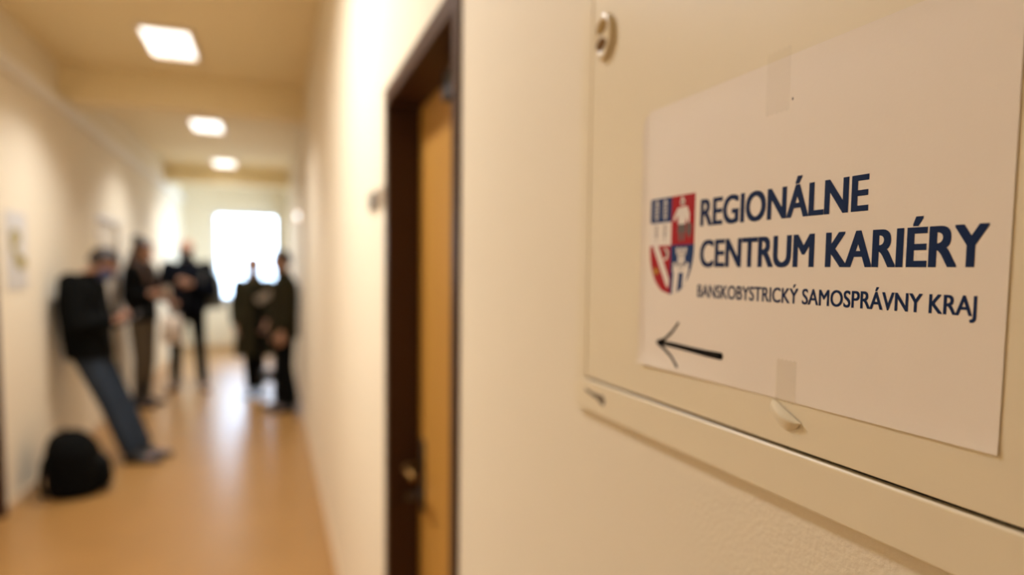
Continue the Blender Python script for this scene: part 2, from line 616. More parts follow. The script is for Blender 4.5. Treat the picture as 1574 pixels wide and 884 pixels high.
bm = bmesh.new()
prof = [(0.0010, 1.00), (-0.0030, 1.00), (-0.0042, 0.93), (-0.0046, 0.80), (-0.0036, 0.70)]
ringloft(bm, [[Vector((FACE + d, y, z + EYE)) for (y, z) in oval(LY, LZ, 0.0172 * s, 0.0215 * s)] for d, s in prof])
lockp = cpart(finish('lock_plate', bm, M['lock'], cabinet, True))
lockp['label'] = 'oval cream lock plate with keyhole'
bm = bmesh.new()
ringloft(bm, [[Vector((FACE + d, y, z + EYE)) for (y, z) in oval(LY + 0.0015, LZ + 0.0095, 0.0092 * s, 0.0062 * s, p=2.6)] for d, s in ((-0.0020, 1), (-0.0042, 1), (-0.0044, 0.9))])
cpart(finish('lock_window', bm, M['locktan'], lockp, True))
bm = bmesh.new()
ringloft(bm, [[Vector((FACE + d, y, z + EYE)) for (y, z) in oval(LY + 0.0015, LZ - 0.0065, 0.0092 * s, 0.0056 * s)] for d, s in ((-0.0020, 1), (-0.0042, 1), (-0.0044, 0.9))])
cpart(finish('keyhole', bm, M['lockdark'], lockp, True))
# ================================================================== PAPER SIGN
PY0, PY1, PZ0, PZ1 = 0.1905, 0.4880, -0.0785, 0.1315     # right, left, bottom, top (z relative to the lens)
sign = empty('paper_sign', (FACE, (PY0 + PY1) / 2, EYE + PZ0))
tag(sign, 'white paper sign with coat of arms, blue lettering and arrow taped to the cabinet', 'sign')
sinv = Matrix.Translation(-Vector(sign.location))


def lift(y, z):
    """how far the sheet stands off the cabinet door"""
    u = (PY1 - y) / (PY1 - PY0)          # 0 at the left edge
    v = (z - PZ0) / (PZ1 - PZ0)          # 0 at the bottom
    l = 0.00015
    l += 0.0014 * max(0, 1 - u / 0.036) ** 2                                   # left edge curls out
    l += 0.0016 * max(0, 1 - v / 0.07) ** 2 * max(0, 1 - u / 0.45)             # lower left edge
    l += 0.0005 * max(0, 1 - v / 0.05) ** 2 * max(0, (u - 0.55) / 0.45)        # lower right edge
    l += 0.0007 * max(0, 1 - (1 - v) / 0.06) ** 2 * (0.3 + 0.7 * abs(u - 0.5))  # top edge
    return l


bm = bmesh.new()
NU, NV = 96, 68
ys = [PY1 + (PY0 - PY1) * i / NU for i in range(NU + 1)]
zs = [PZ0 + (PZ1 - PZ0) * j / NV for j in range(NV + 1)]
rad = 0.013


def rounded(y, z):
    cy, cz = PY1 - rad, PZ1 - rad         # only the upper left corner is rounded off
    if y > cy and z > cz:
        d = Vector((y - cy, z - cz))
        m = max(abs(d.x), abs(d.y))
        if d.length > 1e-9: d = d.normalized() * m
        return cy + d.x, cz + d.y
    return y, z


grid = []
for y in ys:
    row = []
    for z in zs:
        yy, zz = rounded(y, z)
        row.append(bm.verts.new((FACE - lift(yy, zz), yy, zz + EYE)))
    grid.append(row)
for i in range(NU):
    for j in range(NV):
        bm.faces.new((grid[i][j], grid[i + 1][j], grid[i + 1][j + 1], grid[i][j + 1]))
sheet = finish('paper_sheet', bm, M['paper'], sign, False)
sheet.data.transform(sinv)
md = sheet.modifiers.new('thickness', 'SOLIDIFY')
md.thickness = 0.0001
md.offset = 0.0


def printed(name, mat, polys, layer=1, label=None, parent=None):
    """ink lying on the sheet, following its curl"""
    o = wall_mesh(name, mat, parent or sign, polys, FACE)
    for v in o.data.vertices:
        v.co.x = FACE - lift(v.co.y, v.co.z - EYE) - 0.00008 - 0.00004 * layer
    o.data.transform(sinv)
    if label: o['label'] = label
    return o


def lettering(text, y_left, y_right, z_base, cap, weight, label):
    cu = bpy.data.curves.new('t', 'FONT')
    cu.body = text
    cu.size = 1.0
    cu.resolution_u = 5
    cu.space_character = 1.0
    ob = bpy.data.objects.new('t', cu)
    COL.objects.link(ob)
    dg = bpy.context.evaluated_depsgraph_get()
    dg.update()
    me = bpy.data.meshes.new_from_object(ob.evaluated_get(dg))
    bpy.data.objects.remove(ob)
    # cap height from a plain capital
    cu2 = bpy.data.curves.new('t2', 'FONT')
    cu2.body = 'E'
    ob = bpy.data.objects.new('t2', cu2)
    COL.objects.link(ob)
    dg = bpy.context.evaluated_depsgraph_get()
    dg.update()
    m2 = bpy.data.meshes.new_from_object(ob.evaluated_get(dg))
    e0, e1 = min(v.co.y for v in m2.vertices), max(v.co.y for v in m2.vertices)
    bpy.data.objects.remove(ob)
    x0, x1 = min(v.co.x for v in me.vertices), max(v.co.x for v in me.vertices)
    # stroke weight: the outline is overlaid with itself, shifted by part of a stroke width
    bm = bmesh.new()
    h = e1 - e0
    for k, (dx, dz) in enumerate([(a * weight, b * weight * 0.8) for a in (-1, -0.33, 0.33, 1) for b in (-0.5, 0.5)]):
        n0 = len(bm.verts)
        bm.from_mesh(me)
        bm.verts.ensure_lookup_table()
        for v in bm.verts[n0:]:
            tz = (v.co.y - e0) / h
            y = y_left + (v.co.x - x0) / (x1 - x0) * (y_right - y_left) - dx * cap
            z = z_base + (tz * (1 - 0.8 * weight) + 0.4 * weight + dz) * cap
            v.co = Vector((FACE - lift(y, z) - 0.00012 - 0.000004 * k, y, z + EYE))
    bm.to_mesh(me)
    bm.free()
    me.transform(sinv)
    me.update()
    o = link('lettering', me, M['navy'], sign)
    o['label'] = label
    return o


lettering('REGIONÁLNE', 0.4072, 0.2640, 0.0335, 0.0194, 0.046, 'bold dark blue line reading REGIONÁLNE')
lettering('CENTRUM KARIÉRY', 0.4063, 0.2005, 0.0036, 0.0195, 0.046, 'bold dark blue line reading CENTRUM KARIÉRY')
lettering('BANSKOBYSTRICKÝ SAMOSPRÁVNY KRAJ', 0.4085, 0.2035, -0.0185, 0.0092, 0.030, 'small dark blue line reading BANSKOBYSTRICKÝ SAMOSPRÁVNY KRAJ')


# hand-drawn arrow
def stroke(pts, widths):
    pts = [Vector(p) for p in pts]
    L, Rr = [], []
    for i, p in enumerate(pts):
        d = (pts[min(i + 1, len(pts) - 1)] - pts[max(i - 1, 0)]).normalized()
        nrm = Vector((-d.y, d.x))
        L.append(p + nrm * widths[i] / 2)
        Rr.append(p - nrm * widths[i] / 2)
    out = []
    for i in range(len(pts) - 1):
        out.append([L[i], L[i + 1], Rr[i + 1], Rr[i]])
    for c, wd in ((pts[0], widths[0]), (pts[-1], widths[-1])):
        out.append([Vector((c.x + wd / 2 * cos(2 * pi * k / 10), c.y + wd / 2 * sin(2 * pi * k / 10))) for k in range(10)])
    return out


arrow = stroke([(0.4600, -0.0578), (0.440, -0.0577), (0.415, -0.0586), (0.395, -0.0592), (0.3795, -0.0592)], [0.0034, 0.0040, 0.0042, 0.0048, 0.0052])
arrow2 = stroke([(0.4318, -0.0400), (0.4400, -0.0478), (0.4500, -0.0545), (0.4600, -0.0578)], [0.0022, 0.0024, 0.0027, 0.0034])
arrow3 = stroke([(0.4600, -0.0578), (0.4500, -0.0622), (0.4400, -0.0672), (0.4315, -0.0740)], [0.0034, 0.0027, 0.0024, 0.0024])
printed('arrow_mark', M['ink'], arrow + arrow2 + arrow3, 3, 'hand-drawn black marker arrow pointing left')

# coat of arms: shield coordinates s in 0..1 left to right, t in 0..1 bottom to top
SY0, SY1, SZ0, SZ1 = 0.4752, 0.4146, -0.0180, 0.0588


def sh(s, t): return (SY0 + (SY1 - SY0) * s, SZ0 + (SZ1 - SZ0) * t)


def half_width(t):
    if t >= 0.50: return 0.5
    k = t / 0.50
    return 0.5 * sqrt(max(0.0, 1 - (1 - k) ** 2.2))


def clip_poly(s0, s1, t0, t1, n=16):
    lft, rgt = [], []
    for i in range(n + 1):
        t = t0 + (t1 - t0) * i / n
        a, b = 0.5 - half_width(t), 0.5 + half_width(t)
        lft.append((max(s0, a) if max(s0, a) <= min(s1, b) else 0.5, t))
        rgt.append((min(s1, b) if max(s0, a) <= min(s1, b) else 0.5, t))
    pl = lft + rgt[::-1]
    out = []
    for q in pl:
        if not out or (abs(out[-1][0] - q[0]) + abs(out[-1][1] - q[1])) > 1e-5: out.append(q)
    if abs(out[0][0] - out[-1][0]) + abs(out[0][1] - out[-1][1]) < 1e-5: out.pop()
    return [sh(*q) for q in out]


def ov(s, t, rs, rt, n=10): return [sh(s + rs * cos(2 * pi * k / n), t + rt * sin(2 * pi * k / n)) for k in range(n)]


MID = 0.505
arms = printed('coat_of_arms', M['white'], [clip_poly(0, 1, 0, 1)], 0, 'red, white and blue quartered shield with knight and tower')
par = dict(parent=arms)


def pr(name, mat, polys, layer):
    o = printed(name, mat, polys, layer)
    o.parent = arms
    return o


pr('shield_field', M['shieldblue'], [clip_poly(0, 0.5, 0.745, 1.0)], 1)
pr('shield_field', M['red'], [clip_poly(0.5, 1.0, MID, 1.0)], 1)
pr('shield_field', M['red'], [clip_poly(0, 0.5, 0, MID)], 1)
pr('shield_field', M['shieldblue'], [clip_poly(0.5, 1.0, 0, MID)], 1)
# ears of grain: pale ones on blue, dark ones on white
for s in (0.15, 0.35):
    ear = []
    for k in range(5):
        t = 0.80 + 0.036 * k
        ear += [ov(s - 0.024, t + 0.006, 0.019, 0.015, 8), ov(s + 0.024, t + 0.006, 0.019, 0.015, 8)]
    ear.append(ov(s, 0.968, 0.016, 0.016, 8))
    ear.append([sh(s - 0.008, 0.755), sh(s + 0.008, 0.755), sh(s + 0.008, 0.80), sh(s - 0.008, 0.80)])
    pr('grain_ear', M['white'], ear, 2)
    ear = []
    for k in range(4):
        t = 0.615 + 0.030 * k
        ear += [ov(s - 0.016, t, 0.014, 0.011, 8), ov(s + 0.016, t, 0.014, 0.011, 8)]
    ear.append([sh(s - 0.006, 0.55), sh(s + 0.006, 0.55), sh(s + 0.006, 0.62), sh(s - 0.006, 0.62)])
    pr('grain_ear', M['grey'], ear, 2)
# standing knight
kx = 0.735
pr('knight', M['white'], [ov(kx, 0.930, 0.050, 0.036), ov(kx - 0.005, 0.965, 0.028, 0.022),
                          [sh(kx - 0.10, 0.875), sh(kx + 0.10, 0.885), sh(kx + 0.085, 0.78), sh(kx + 0.07, 0.71), sh(kx - 0.085, 0.71), sh(kx - 0.075, 0.78)],
                          [sh(kx - 0.10, 0.875), sh(kx - 0.17, 0.80), sh(kx - 0.20, 0.755), sh(kx - 0.165, 0.745), sh(kx - 0.07, 0.82)],
                          [sh(kx + 0.10, 0.885), sh(kx + 0.155, 0.81), sh(kx + 0.15, 0.72), sh(kx + 0.115, 0.72), sh(kx + 0.07, 0.80)]], 2)
pr('knight_armour', M['grey'], [ov(kx, 0.925, 0.030, 0.012),
                                [sh(kx - 0.085, 0.71), sh(kx + 0.07, 0.71), sh(kx + 0.085, 0.63), sh(kx - 0.095, 0.63)],
                                [sh(kx - 0.075, 0.63), sh(kx - 0.01, 0.63), sh(kx - 0.02, 0.54), sh(kx - 0.06, 0.54)],
                                [sh(kx + 0.01, 0.63), sh(kx + 0.07, 0.63), sh(kx + 0.055, 0.54), sh(kx + 0.015, 0.54)],
                                [sh(kx + 0.10, 0.72), sh(kx + 0.20, 0.71), sh(kx + 0.20, 0.62), sh(kx + 0.155, 0.56), sh(kx + 0.105, 0.62)]], 3)
# white bend, gold star, crescent
pr('bend', M['white'], [[sh(0.075, 0.500), sh(0.205, 0.505), sh(0.480, 0.145), sh(0.455, 0.060), sh(0.405, 0.095)]], 2)
st = [(0.16 + (0.070 if k % 2 == 0 else 0.032) * cos(pi / 2 + k * pi / 6), 0.235 + (0.055 if k % 2 == 0 else 0.025) * sin(pi / 2 + k * pi / 6)) for k in range(12)]
pr('star', M['gold'], [[sh(*q) for q in st]], 3)
cres = [sh(0.365 + 0.085 * cos(a), 0.415 + 0.065 * sin(a)) for a in [radians(-110 + 20 * k) for k in range(12)]] + \
       [sh(0.350 + 0.060 * cos(a), 0.415 + 0.048 * sin(a)) for a in [radians(110 - 20 * k) for k in range(12)]]
pr('crescent', M['white'], [cres], 3)
# tower
tx = 0.735
tower = [[sh(tx - 0.075, 0.31), sh(tx + 0.075, 0.31), sh(tx + 0.070, 0.415), sh(tx - 0.070, 0.415)],
         [sh(tx - 0.105, 0.405), sh(tx + 0.105, 0.405), sh(tx + 0.105, 0.435), sh(tx - 0.105, 0.435)],
         [sh(tx - 0.175, 0.225), sh(tx + 0.165, 0.225), sh(tx + 0.165, 0.295), sh(tx - 0.175, 0.295)],
         [sh(tx - 0.155, 0.225), sh(tx - 0.045, 0.225), sh(tx - 0.075, 0.028), sh(tx - 0.185, 0.012)],
         [sh(tx + 0.055, 0.225), sh(tx + 0.150, 0.225), sh(tx + 0.105, 0.118), sh(tx + 0.03, 0.080)]]
for k in (-0.085, 0.0, 0.085): tower.append([sh(tx + k - 0.025, 0.43), sh(tx + k + 0.025, 0.43), sh(tx + k + 0.028, 0.475), sh(tx + k - 0.028, 0.475)])
for k in (-0.145, -0.055, 0.045, 0.135): tower.append([sh(tx + k - 0.030, 0.29), sh(tx + k + 0.030, 0.29), sh(tx + k + 0.030, 0.325), sh(tx + k - 0.030, 0.325)])
pr('tower', M['white'], tower, 2)
pr('tower_window', M['grey'], [[sh(tx - 0.06, 0.262), sh(tx + 0.05, 0.266), sh(tx + 0.05, 0.274), sh(tx - 0.06, 0.270)], ov(tx, 0.37, 0.018, 0.016, 8)], 3)


# tape strips
def tape(name, y0, y1, z0, z1, label, mat, wob=0.0005):
    bm = bmesh.new()
    n, m = 10, 10
    g = []
    for i in range(n + 1):
        row = []
        for j in range(m + 1):
            y = y0 + (y1 - y0) * i / n
            z = z0 + (z1 - z0) * j / m
            if j in (0, m): z += wob * (1 if i % 2 else -1) * (1 if j else -1)
            inside = z < PZ1 and z > PZ0
            d = lift(y, z) + 0.0002 if inside else 0.0004
            row.append(bm.verts.new((FACE - d, y, z + EYE)))
        g.append(row)
    for i in range(n):
        for j in range(m): bm.faces.new((g[i][j], g[i + 1][j], g[i + 1][j + 1], g[i][j + 1]))
    o = finish(name, bm, mat, sign, True)
    o.data.transform(sinv)
    o['label'] = label
    return o


tape('tape_strip', 0.3250, 0.3085, -0.0790, -0.0535, 'clear yellowish tape over the lower edge of the paper', M['tape'])
tape('tape_strip', 0.3435, 0.3230, 0.0990, 0.1375, 'clear tape over the upper edge of the paper', M['tapeclear'])
# loose end of the lower tape, folded up and standing off the door
bm = bmesh.new()
g = []
for i in range(9):
    a = i / 8
    row = []
    for j in range(7):
        b = j / 6
        y = 0.3265 - 0.0235 * a + 0.003 * b * (1 - a)
        z = -0.0795 - 0.0105 * a ** 1.1 - (0.0115 * b * (sin(pi * min(1, 0.15 + a * 0.85)) ** 0.7))
        d = 0.0006 + 0.0034 * (b / 0.34 if b < 0.34 else (1 - b) / 0.66) * sin(pi * (0.1 + 0.8 * a))
        row.append(bm.verts.new((FACE - d, y, z + EYE)))
    g.append(row)
for i in range(8):
    for j in range(6): bm.faces.new((g[i][j], g[i + 1][j], g[i + 1][j + 1], g[i][j + 1]))
o = finish('tape_flap', bm, material('tape_flap_cloudy', (0.80, 0.71, 0.52), 0.25), sign, True)
o.data.transform(sinv)
o['label'] = 'curled loose end of tape'
# tiny hole and crease in the upper part of the sheet
printed('pin_hole', M['grey'], [[(0.3205 + 0.0007 * cos(k), 0.1050 + 0.0009 * sin(k)) for k in [2 * pi * i / 8 for i in range(8)]]], 1)

# ================================================================== THINGS ON THE WALLS
# name plate beyond the brown door
root = empty('door_plate', (XR, 2.02, 1.775))
tag(root, 'small dark and beige plate on the right wall beside the brown door', 'plate')
boxes('plate_body', M['platebeige'], [(-0.005, 0.0005, -0.13, 0.10, -0.027, 0.027)], root, bevel=0.002)
boxes('plate_insert', M['plate'], [(-0.011, -0.004, -0.02, 0.097, -0.025, 0.025)], root, bevel=0.001)

# small round lamp far along the right wall
root = empty('wall_lamp', (XR, 7.24, 2.10))
tag(root, 'small round glowing white lamp high on the right wall', 'lamp')
bm = bmesh.new()
ringloft(bm, [[Vector((d, r * cos(2 * pi * k / 20), r * sin(2 * pi * k / 20))) for k in range(20)] for d, r in ((0.001, 0.045), (-0.02, 0.045), (-0.024, 0.040))])
finish('lamp_base', bm, M['lamprim'], root)
bm = bmesh.new()
ellipsoid(bm, (-0.030, 0, 0), (0.030, 0.036, 0.036))
finish('globe', bm, M['globe'], root, True)

# poster on the left wall
root = empty('wall_poster', (XL, 5.165, 1.40))
tag(root, 'pale poster with olive yellow pictures on the left wall beside the dark door frame', 'poster')
boxes('poster_sheet', M['poster'], [(-0.001, 0.006, -0.185, 0.185, 0, 0.51)], root)
bm = bmesh.new()
for ci, (cy, cz, ry, rz) in enumerate(((-0.02, 0.345, 0.10, 0.055), (-0.06, 0.29, 0.05, 0.06), (0.07, 0.175, 0.10, 0.045), (0.0, 0.215, 0.06, 0.04))):
    vs = [bm.verts.new((0.0066 + 0.0004 * ci, cy + ry * cos(2 * pi * k / 14) * (1 + 0.12 * sin(3 * k)), cz + rz * sin(2 * pi * k / 14))) for k in range(14)]
    bm.faces.new(vs)
finish('poster_print', bm, M['posterolive'], root)


# ================================================================== PEOPLE
def hand(bm, wrist, d, palm, s=1.0, curl=0.6, side=1):
    """palm and five bent fingers; d points along the hand, palm is the direction the palm faces, side: where the thumb leaves"""
    wrist, d, palm = Vector(wrist), Vector(d).normalized(), Vector(palm)
    palm = (palm - d * palm.dot(d)).normalized()
    lat = d.cross(palm).normalized() * side
    capsule(bm, wrist + d * 0.012 * s, wrist + d * 0.075 * s, 0.034 * s, 0.040 * s, 0.42, lat, 12, 3)
    for k, (off, ln) in enumerate(((0.028, 0.072), (0.009, 0.080), (-0.010, 0.075), (-0.028, 0.058))):
        a = wrist + d * 0.085 * s + lat * off * s
        d1 = (d * cos(curl) + palm * sin(curl)).normalized()
        d2 = (d * cos(2.1 * curl) + palm * sin(2.1 * curl)).normalized()
        b = a + d1 * ln * 0.52 * s
        c = b + d2 * ln * 0.48 * s
        capsule(bm, a, b, 0.0098 * s, 0.0090 * s, 1, lat, 8, 2)
        capsule(bm, b, c, 0.0090 * s, 0.0080 * s, 1, lat, 8, 2)
    t0 = wrist + d * 0.028 * s + lat * 0.026 * s
    t1 = t0 + (d * 0.6 + lat * 0.7 + palm * 0.3).normalized() * 0.040 * s
    t2 = t1 + (d * 0.85 + lat * 0.1 + palm * 0.5).normalized() * 0.032 * s
    capsule(bm, t0, t1, 0.014 * s, 0.011 * s, 1, lat, 8, 2)
    capsule(bm, t1, t2, 0.011 * s, 0.009 * s, 1, lat, 8, 2)


def head_frame(face):
    f = Vector(face).normalized()
    r = f.cross(Vector((0, 0, 1))).normalized()
    u = r.cross(f).normalized()
    return Matrix((r, f, u)).transposed()        # columns: right, forward, up


def shell(name, mat, parent, c, R3, radii, keep, thick=0.010):
    bm = bmesh.new()
    bmesh.ops.create_uvsphere(bm, u_segments=28, v_segments=20, radius=1.0)
    bad = [f for f in bm.faces if not keep(f.calc_center_median())]
    bmesh.ops.delete(bm, geom=bad, context='FACES')
    for v in bm.verts:
        v.co = Vector(c) + R3 @ Vector((v.co.x * radii[0], v.co.y * radii[1], v.co.z * radii[2]))
    o = finish(name, bm, mat, parent, True)
    md = o.modifiers.new('thickness', 'SOLIDIFY')
    md.thickness = thick
    md.offset = 1.0
    return o


def person(label, loc, rz, J, trousers, jacket, shoes, extras):
    """J: joints in the person's own frame (x right, y forward, z up)"""
    root = empty('person', loc, rz)
    tag(root, label, 'person', 'people standing in the corridor')
    s = J.get('s', 1.0)
    V = {k: Vector(v) for k, v in J.items() if isinstance(v, tuple)}
    R3 = head_frame(V['face'])
    hc = V['head']
    hp = lambda x, y, z: hc + R3 @ Vector((x * s, y * s, z * s))
    bm = bmesh.new()
    # head: skull, jaw, nose, ears, brow, lips
    ellipsoid(bm, hp(0, -0.012, 0.025), (0.076 * s, 0.094 * s, 0.092 * s), rot=R3)
    ellipsoid(bm, hp(0, 0.022, -0.045), (0.060 * s, 0.066 * s, 0.072 * s), rot=R3)
    capsule(bm, hp(0, 0.086, 0.018), hp(0, 0.104, -0.020), 0.009 * s, 0.014 * s, 1, R3 @ Vector((1, 0, 0)), 8, 2)
    capsule(bm, hp(-0.032, 0.078, 0.032), hp(0.032, 0.078, 0.032), 0.011 * s, 0.011 * s, 1, R3 @ Vector((0, 0, 1)), 8, 2)
    capsule(bm, hp(-0.018, 0.082, -0.052), hp(0.018, 0.082, -0.052), 0.009 * s, 0.009 * s, 1, R3 @ Vector((0, 0, 1)), 8, 2)
    capsule(bm, hp(0, 0.066, -0.100), hp(0, 0.058, -0.100), 0.020 * s, 0.020 * s, 1, R3 @ Vector((1, 0, 0)), 8, 2)
    for sg in (-1, 1):
        capsule(bm, hp(sg * 0.078, -0.008, 0.022), hp(sg * 0.076, 0.002, -0.028), 0.020 * s, 0.013 * s, 0.45, R3 @ Vector((0, 1, 0)), 10, 2)
    nk = V['neck']
    capsule(bm, nk - Vector((0, 0, 0.02)), hp(0, -0.022, -0.050), 0.060 * s, 0.054 * s)
    # trunk
    pe, ch = V['pelvis'], V['chest']
    capsule(bm, pe, ch, 0.145 * s, 0.150 * s, 0.66)
    capsule(bm, ch, (V['shR'] + V['shL']) / 2 - Vector((0, 0, 0.03)), 0.150 * s, 0.120 * s, 0.62)
    capsule(bm, V['shR'], V['shL'], 0.060 * s, 0.060 * s, 1, Vector((0, 0, 1)))
    for q in 'RL':
        capsule(bm, V['sh' + q], V['el' + q], 0.050 * s, 0.038 * s)
        capsule(bm, V['el' + q], V['wr' + q], 0.038 * s, 0.026 * s)
        hand(bm, V['wr' + q], V['hd' + q], V['pd' + q], s, J.get('curl' + q, 0.5), J.get('th' + q, 1))
        capsule(bm, V['hip' + q], V['kn' + q], 0.080 * s, 0.054 * s)
        capsule(bm, V['kn' + q], V['an' + q], 0.056 * s, 0.038 * s)
        t = V['toe' + q]
        capsule(bm, V['an' + q] - Vector((0, 0, 0.03)), V['an' + q] + (t - V['an' + q]) * 0.75, 0.036 * s, 0.028 * s)
    body = fuse('body', bm, M['skin'], root, 0.0075, 3)
    for sg in (-1, 1):
        bm = bmesh.new()
        ellipsoid(bm, hp(sg * 0.030, 0.080, 0.010), (0.010 * s, 0.008 * s, 0.007 * s), 10, 8, R3)
        finish('eye', bm, M['eye'], body, True)
    # trousers
    bm = bmesh.new()
    k = trousers.get('k', 1.0)
    loc_w = (V['hipR'] + V['hipL']) / 2
    capsule(bm, loc_w + Vector((0, 0, -0.02)), pe + Vector((0, 0, 0.10)), 0.175 * s * k, 0.155 * s * k, 0.72)
    for q in 'RL':
        end = V['an' + q] + (V['kn' + q] - V['an' + q]) * trousers.get('end', 0.03)
        capsule(bm, V['hip' + q], V['kn' + q], 0.104 * s * k, 0.074 * s * k)
        d = (end - V['kn' + q])
        sx, tx_ = frame_of(d, Vector((1, 0, 0)))
        r0, r1 = 0.076 * s * k, trousers.get('r', 0.064) * s * k
        ringloft(bm, [[c + sx * r * cos(2 * pi * j / 16) + tx_ * r * sin(2 * pi * j / 16) for j in range(16)]
                      for c, r in ((V['kn' + q] - d * 0.05, r0), (V['kn' + q] + d * 0.5, (r0 + r1) / 2 * 1.03), (end, r1))])
    fuse('trousers', bm, trousers['mat'], root, 0.012, 3)
    # jacket or coat
    bm = bmesh.new()
    k = jacket.get('k', 1.0)
    mid = (V['shR'] + V['shL']) / 2
    hem = jacket['hem']
    ax = lambda z: pe + (ch - pe) * ((z - pe.z) / (ch.z - pe.z)) if z > pe.z else pe + Vector((0, (loc_w.y - pe.y) * min(1, (pe.z - z) / 0.1) + jacket.get('dy', 0) * (pe.z - z), 0))
    rings = []
    for i in range(7):
        z = hem + (ch.z - hem) * i / 6
        c = ax(z)
        wdt = 0.188 + jacket.get('flare', 0.0) * (1 - i / 6)
        rings.append((c.x, c.y, z, wdt * s * k, (0.132 + 0.6 * jacket.get('flare', 0.0) * (1 - i / 6)) * s * k))
    rings.append((mid.x, mid.y, mid.z - 0.05, 0.195 * s * k, 0.128 * s * k))
    rings.append((mid.x, mid.y, mid.z + 0.025, 0.150 * s * k, 0.105 * s * k))
    rings.append((nk.x, nk.y, nk.z + 0.015, 0.078 * s, 0.078 * s))
    loft(bm, rings, 22, 2.3)
    for q in 'RL':
        capsule(bm, V['sh' + q], V['el' + q], 0.078 * s * k, 0.064 * s * k)
        e, wv = V['el' + q], V['wr' + q]
        d = wv - e
        sx, tx_ = frame_of(d, Vector((0.2, 0.3, 1)))
        ringloft(bm, [[c + sx * r * cos(2 * pi * j / 14) + tx_ * r * sin(2 * pi * j / 14) for j in range(14)]
                      for c, r in ((e - d * 0.12, 0.058 * s * k), (e + d * 0.3, 0.060 * s * k), (e + d * 0.95, 0.045 * s * k))])
    jk = fuse(jacket.get('name', 'jacket'), bm, jacket['mat'], root, 0.012, 3)
    # collar
    bm = bmesh.new()
    n = 24
    c0, c1 = nk + Vector((0, 0.004, -0.01)), nk + (hp(0, -0.02, -0.05) - nk) * 0.55
    for r0, r1 in ((0.088, 0.084),):
        ringloft(bm, [[c + Vector((r * cos(2 * pi * j / n), r * sin(2 * pi * j / n), (0.012 * sin(2 * pi * j / n) if False else 0))) for j in range(n)]
                      for c, r in ((c0, r0 * s), (c1, r1 * s))], False)
    col = finish('collar', bm, jacket['mat'], jk, True)
    md = col.modifiers.new('thickness', 'SOLIDIFY')
    md.thickness = 0.012
    # front closure
    if jacket.get('zip', True):
        bm = bmesh.new()
        pts = []
        for i in range(8):
            z = hem + 0.03 + (ch.z + 0.05 - hem) * i / 7
            c = ax(z)
            pts.append(Vector((c.x, c.y + (0.134 + 0.6 * jacket.get('flare', 0.0) * (1 - min(1, (z - hem) / (ch.z - hem)))) * s * k, z)))
        tube(bm, pts, 0.006, 6)
        finish('zip', bm, M['leather'], jk, True)
    # shoes
    for q in 'RL':
        bm = bmesh.new()
        an, t = V['an' + q], V['toe' + q]
        d = Vector((t.x - an.x, t.y - an.y, 0)).normalized()
        lat = Vector((0, 0, 1)).cross(d)
        base = Vector((an.x, an.y, 0))
        tz = max(0.0, t.z - 0.03)
        ln = (Vector((t.x, t.y, 0)) - base).length
        rr = shoes.get('r', 1.0)
        rings = []
        for (f, hw, ht) in ((-0.060, 0.024, 0.055), (-0.045, 0.036, 0.085), (0.0, 0.041, 0.100), (0.06, 0.042, 0.085), (0.11, 0.047, 0.068), (0.16, 0.047, 0.056), (0.195, 0.040, 0.048), (0.215, 0.022, 0.036)):
            c = base + d * f * s
            r = []
            for j in range(14):
                a = 2 * pi * j / 14
                zz = ht / 2 * s * (1 + math.copysign(abs(sin(a)) ** 0.6, sin(a)))
                r.append(c + lat * hw * s * rr * math.copysign(abs(cos(a)) ** 0.7, cos(a)) + Vector((0, 0, zz)))
            rings.append(r)
        ringloft(bm, rings)
        top = shoes.get('top', 0.12)
        capsule(bm, base + Vector((0, 0, 0.06)), an + (V['kn' + q] - an) * max(0.02, (top - an.z) / (V['kn' + q].z - an.z)), 0.044 * s, shoes.get('tr', 0.048) * s)
        fuse('boot' if top > 0.2 else 'shoe', bm, shoes['mat'], root, 0.009, 2)
    # hair, masks
    ex = dict(extras)
    if 'hair' in ex:
        lo_ = ex.get('hairlow', -0.25)
        shell('hair', ex['hair'], root, hp(0, -0.010, 0.018), R3, (0.084 * s, 0.104 * s, 0.104 * s),
              lambda p: (p.z > 0.50 - 0.0 * p.y) or (p.y < 0.18 and p.z > lo_ - 0.2 * (p.y < -0.3)) or (p.z > 0.30 and abs(p.x) > 0.75), 0.012)
    if 'mask' in ex:
        mk = shell('face_mask', ex['mask'], root, hp(0, 0.020, -0.042), R3, (0.068 * s, 0.088 * s, 0.080 * s),
                   lambda p: p.y > 0.25 and -0.85 < p.z < 0.45, 0.004)
        for sg in (-1, 1):
            bm = bmesh.new()
            tube(bm, [hp(sg * 0.062, 0.045, -0.030), hp(sg * 0.076, 0.010, 0.0), hp(sg * 0.084, -0.018, 0.022)], 0.002, 6)
            finish('ear_loop', bm, ex['mask'], mk)
    return root, hp, R3


# --- 1: man leaning on the left wall, looking at his phone
J = dict(s=1.0, pelvis=(0, -0.30, 0.93), chest=(0, -0.335, 1.23), neck=(0, -0.31, 1.46), head=(0, -0.175, 1.575), face=(0.05, 0.80, -0.60),
         shR=(0.20, -0.33, 1.42), shL=(-0.20, -0.33, 1.42), elR=(0.26, -0.29, 1.11), elL=(-0.26, -0.29, 1.11),
         wrR=(0.07, -0.095, 1.135), wrL=(-0.09, -0.10, 1.125), hdR=(-0.45, 0.75, 0.30), hdL=(0.55, 0.70, 0.25), pdR=(-0.6, 0.0, 0.8), pdL=(0.5, 0.0, 0.85),
         hipR=(0.09, -0.29, 0.88), hipL=(-0.09, -0.29, 0.88), knR=(0.10, -0.12, 0.47), knL=(-0.09, -0.10, 0.47),
         anR=(0.11, 0.03, 0.075), anL=(-0.07, 0.06, 0.075), toeR=(0.13, 0.22, 0.03), toeL=(-0.06, 0.25, 0.03), curlR=0.7, curlL=0.7, thR=-1, thL=1)
